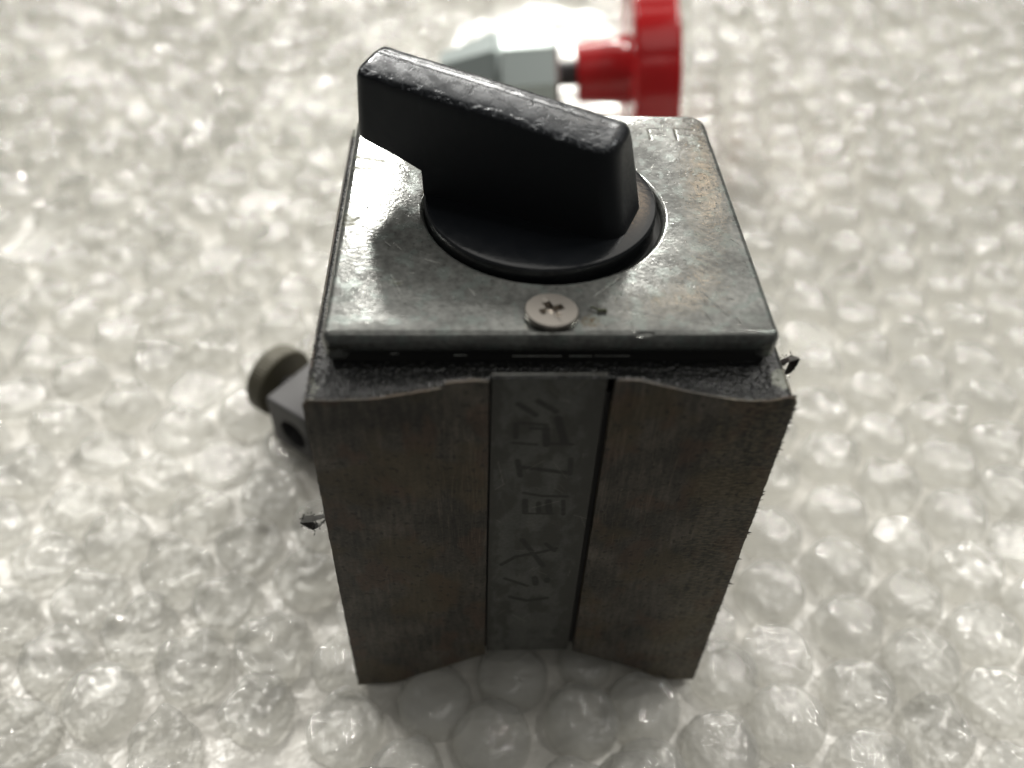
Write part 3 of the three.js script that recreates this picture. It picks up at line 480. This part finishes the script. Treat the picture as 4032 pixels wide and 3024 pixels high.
// ---------------------------------------------------------------- clamp with red star knob, lying behind the base
{
  const g0 = group('clamp', 'zinc plated clamp with large red star knob lying behind the base', 'clamp', [18, 0, -152]);
  const axis = new THREE.Matrix4().makeTranslation(18, 21.6, -151).multiply(new THREE.Matrix4().makeRotationY(-0.03)).multiply(new THREE.Matrix4().makeRotationZ(0.085));
  const turn = (g) => { g.applyMatrix4(axis); return g; };
  const sh = new THREE.Shape(), N = 200, R = 22.3;
  for (let i = 0; i < N; i++) { const a = i / N * Math.PI * 2, k = Math.pow(Math.abs(Math.sin(a * 6 + 0.35)), 0.6), r = R * (0.985 + 0.015 * k); i ? sh.lineTo(Math.cos(a) * r, Math.sin(a) * r) : sh.moveTo(Math.cos(a) * r, Math.sin(a) * r); }
  const fl = new THREE.ExtrudeGeometry(sh, { depth: 8.4, bevelEnabled: true, bevelThickness: 1.2, bevelSize: 1.2, bevelOffset: -1.2, bevelSegments: 4 }); fl.rotateY(Math.PI / 2); fl.translate(13.9, 0, 0);
  const knob = part('star_knob', boxUV(turn(toCreasedNormals(plain(fl), 0.6)), 1 / 30), M.red, g0, 'glossy red star knob');
  const hub = new THREE.LatheGeometry([[0, 0], [6.6, 0], [7.2, 0.5], [7.8, 8], [8.3, 11.6], [9.5, 13.4], [0, 13.4]].map((p) => new THREE.Vector2(...p)), 48); hub.rotateZ(-Math.PI / 2); hub.translate(0.3, 0, 0);
  part('hub', boxUV(turn(toCreasedNormals(plain(hub), 0.6)), 1 / 30), M.red, knob);
  const st = new THREE.CylinderGeometry(3.1, 3.1, 12, 24); st.rotateZ(Math.PI / 2); st.translate(-3, 0, 0);
  part('threaded_stud', turn(st), M.darkSteel, g0, 'short dark stud between the clamp and the red knob');
  const oct = (r, n, l, x) => { const c = new THREE.CylinderGeometry(r, r, l, n); c.rotateY(Math.PI / n); c.rotateZ(Math.PI / 2); c.translate(x, 0, 0); return toCreasedNormals(c, 0.3); };
  const prism = (r0, r1, l, x) => { const c = new THREE.CylinderGeometry(r1, r0, l, 8, 1); c.rotateY(Math.PI / 8 + 0.12); c.rotateZ(-Math.PI / 2); c.translate(x, 0, 0); return toCreasedNormals(plain(c), 0.3); };
  const lip = (r, l, x) => { const c = new THREE.LatheGeometry([[0, -l / 2], [r - 0.6, -l / 2], [r, -l / 2 + 0.6], [r, l / 2 - 0.6], [r - 0.6, l / 2], [0, l / 2]].map((p) => new THREE.Vector2(...p)), 40); c.rotateZ(-Math.PI / 2); c.translate(x, 0, 0); return c; };
  part('clamp_body', turn(merge([prism(11.3, 11.3, 13, -11.6), prism(11.3, 10.2, 0.9, -4.65)])), M.zinc, g0, 'grey zinc plated clamp body');
  part('clamp_collar', turn(lip(10.6, 1.8, -19.0)), M.zinc, g0, 'bright thin collar of the clamp');
  part('clamp_jaw', turn(prism(6.5, 11.2, 13.5, -26.6)), M.zinc, g0, 'tapered grey zinc plated jaw');
}
// ---------------------------------------------------------------- swivel block with a knurled thumbscrew, left of the base
{
  const g0 = group('swivel_block', 'small dark steel block with a bored hole and knurled thumbscrew left of the base', 'clamp block', [-39, 3, -48]);
  const th = Math.atan2(0.6, 0.8), m4 = new THREE.Matrix4().makeTranslation(-43.8, 3, -46.5).multiply(new THREE.Matrix4().makeRotationY(-th));   // local x along the bored face, -z into the block
  let b = box(0, 9.5, 0, 11, -12, 0, 0.5); b.deleteAttribute('uv'); b = mergeVertices(b);
  const hole = new THREE.CylinderGeometry(3.0, 3.0, 30, 32); hole.rotateX(Math.PI / 2); hole.translate(5.6, 4.9, -4); hole.deleteAttribute('uv');
  const ev = new Evaluator(); ev.attributes = ['position', 'normal']; ev.useGroups = false;
  const A = new Brush(b), B = new Brush(hole); A.updateMatrixWorld(); B.updateMatrixWorld(); let g = ev.evaluate(A, B, SUBTRACTION).geometry;
  g = toCreasedNormals(plain(g), 0.5); g.applyMatrix4(m4); part('block', g, M.darkSteel, g0);
  const sh = new THREE.CylinderGeometry(1.9, 1.9, 5, 20); sh.rotateZ(Math.PI / 2); sh.translate(-2, 6.5, -7); sh.applyMatrix4(m4); const s = part('thumbscrew_shank', sh, M.darkSteel, g0);
  const kn = new THREE.Shape(); for (let i = 0; i < 120; i++) { const a = i / 120 * 6.2832, r = 6.45 + (i % 2 ? 0.05 : -0.05); i ? kn.lineTo(Math.cos(a) * r, Math.sin(a) * r) : kn.moveTo(r, 0); }
  const kg = new THREE.ExtrudeGeometry(kn, { depth: 2.6, bevelEnabled: true, bevelThickness: 0.5, bevelSize: 0.5, bevelOffset: -0.5, bevelSegments: 2 }); kg.rotateY(-Math.PI / 2); kg.translate(-3.2, 6.8, -7); kg.applyMatrix4(m4);
  part('thumbscrew_head', kg, M.olive, g0, 'olive brown knurled thumbscrew head');
}
renderer.render(scene, camera);
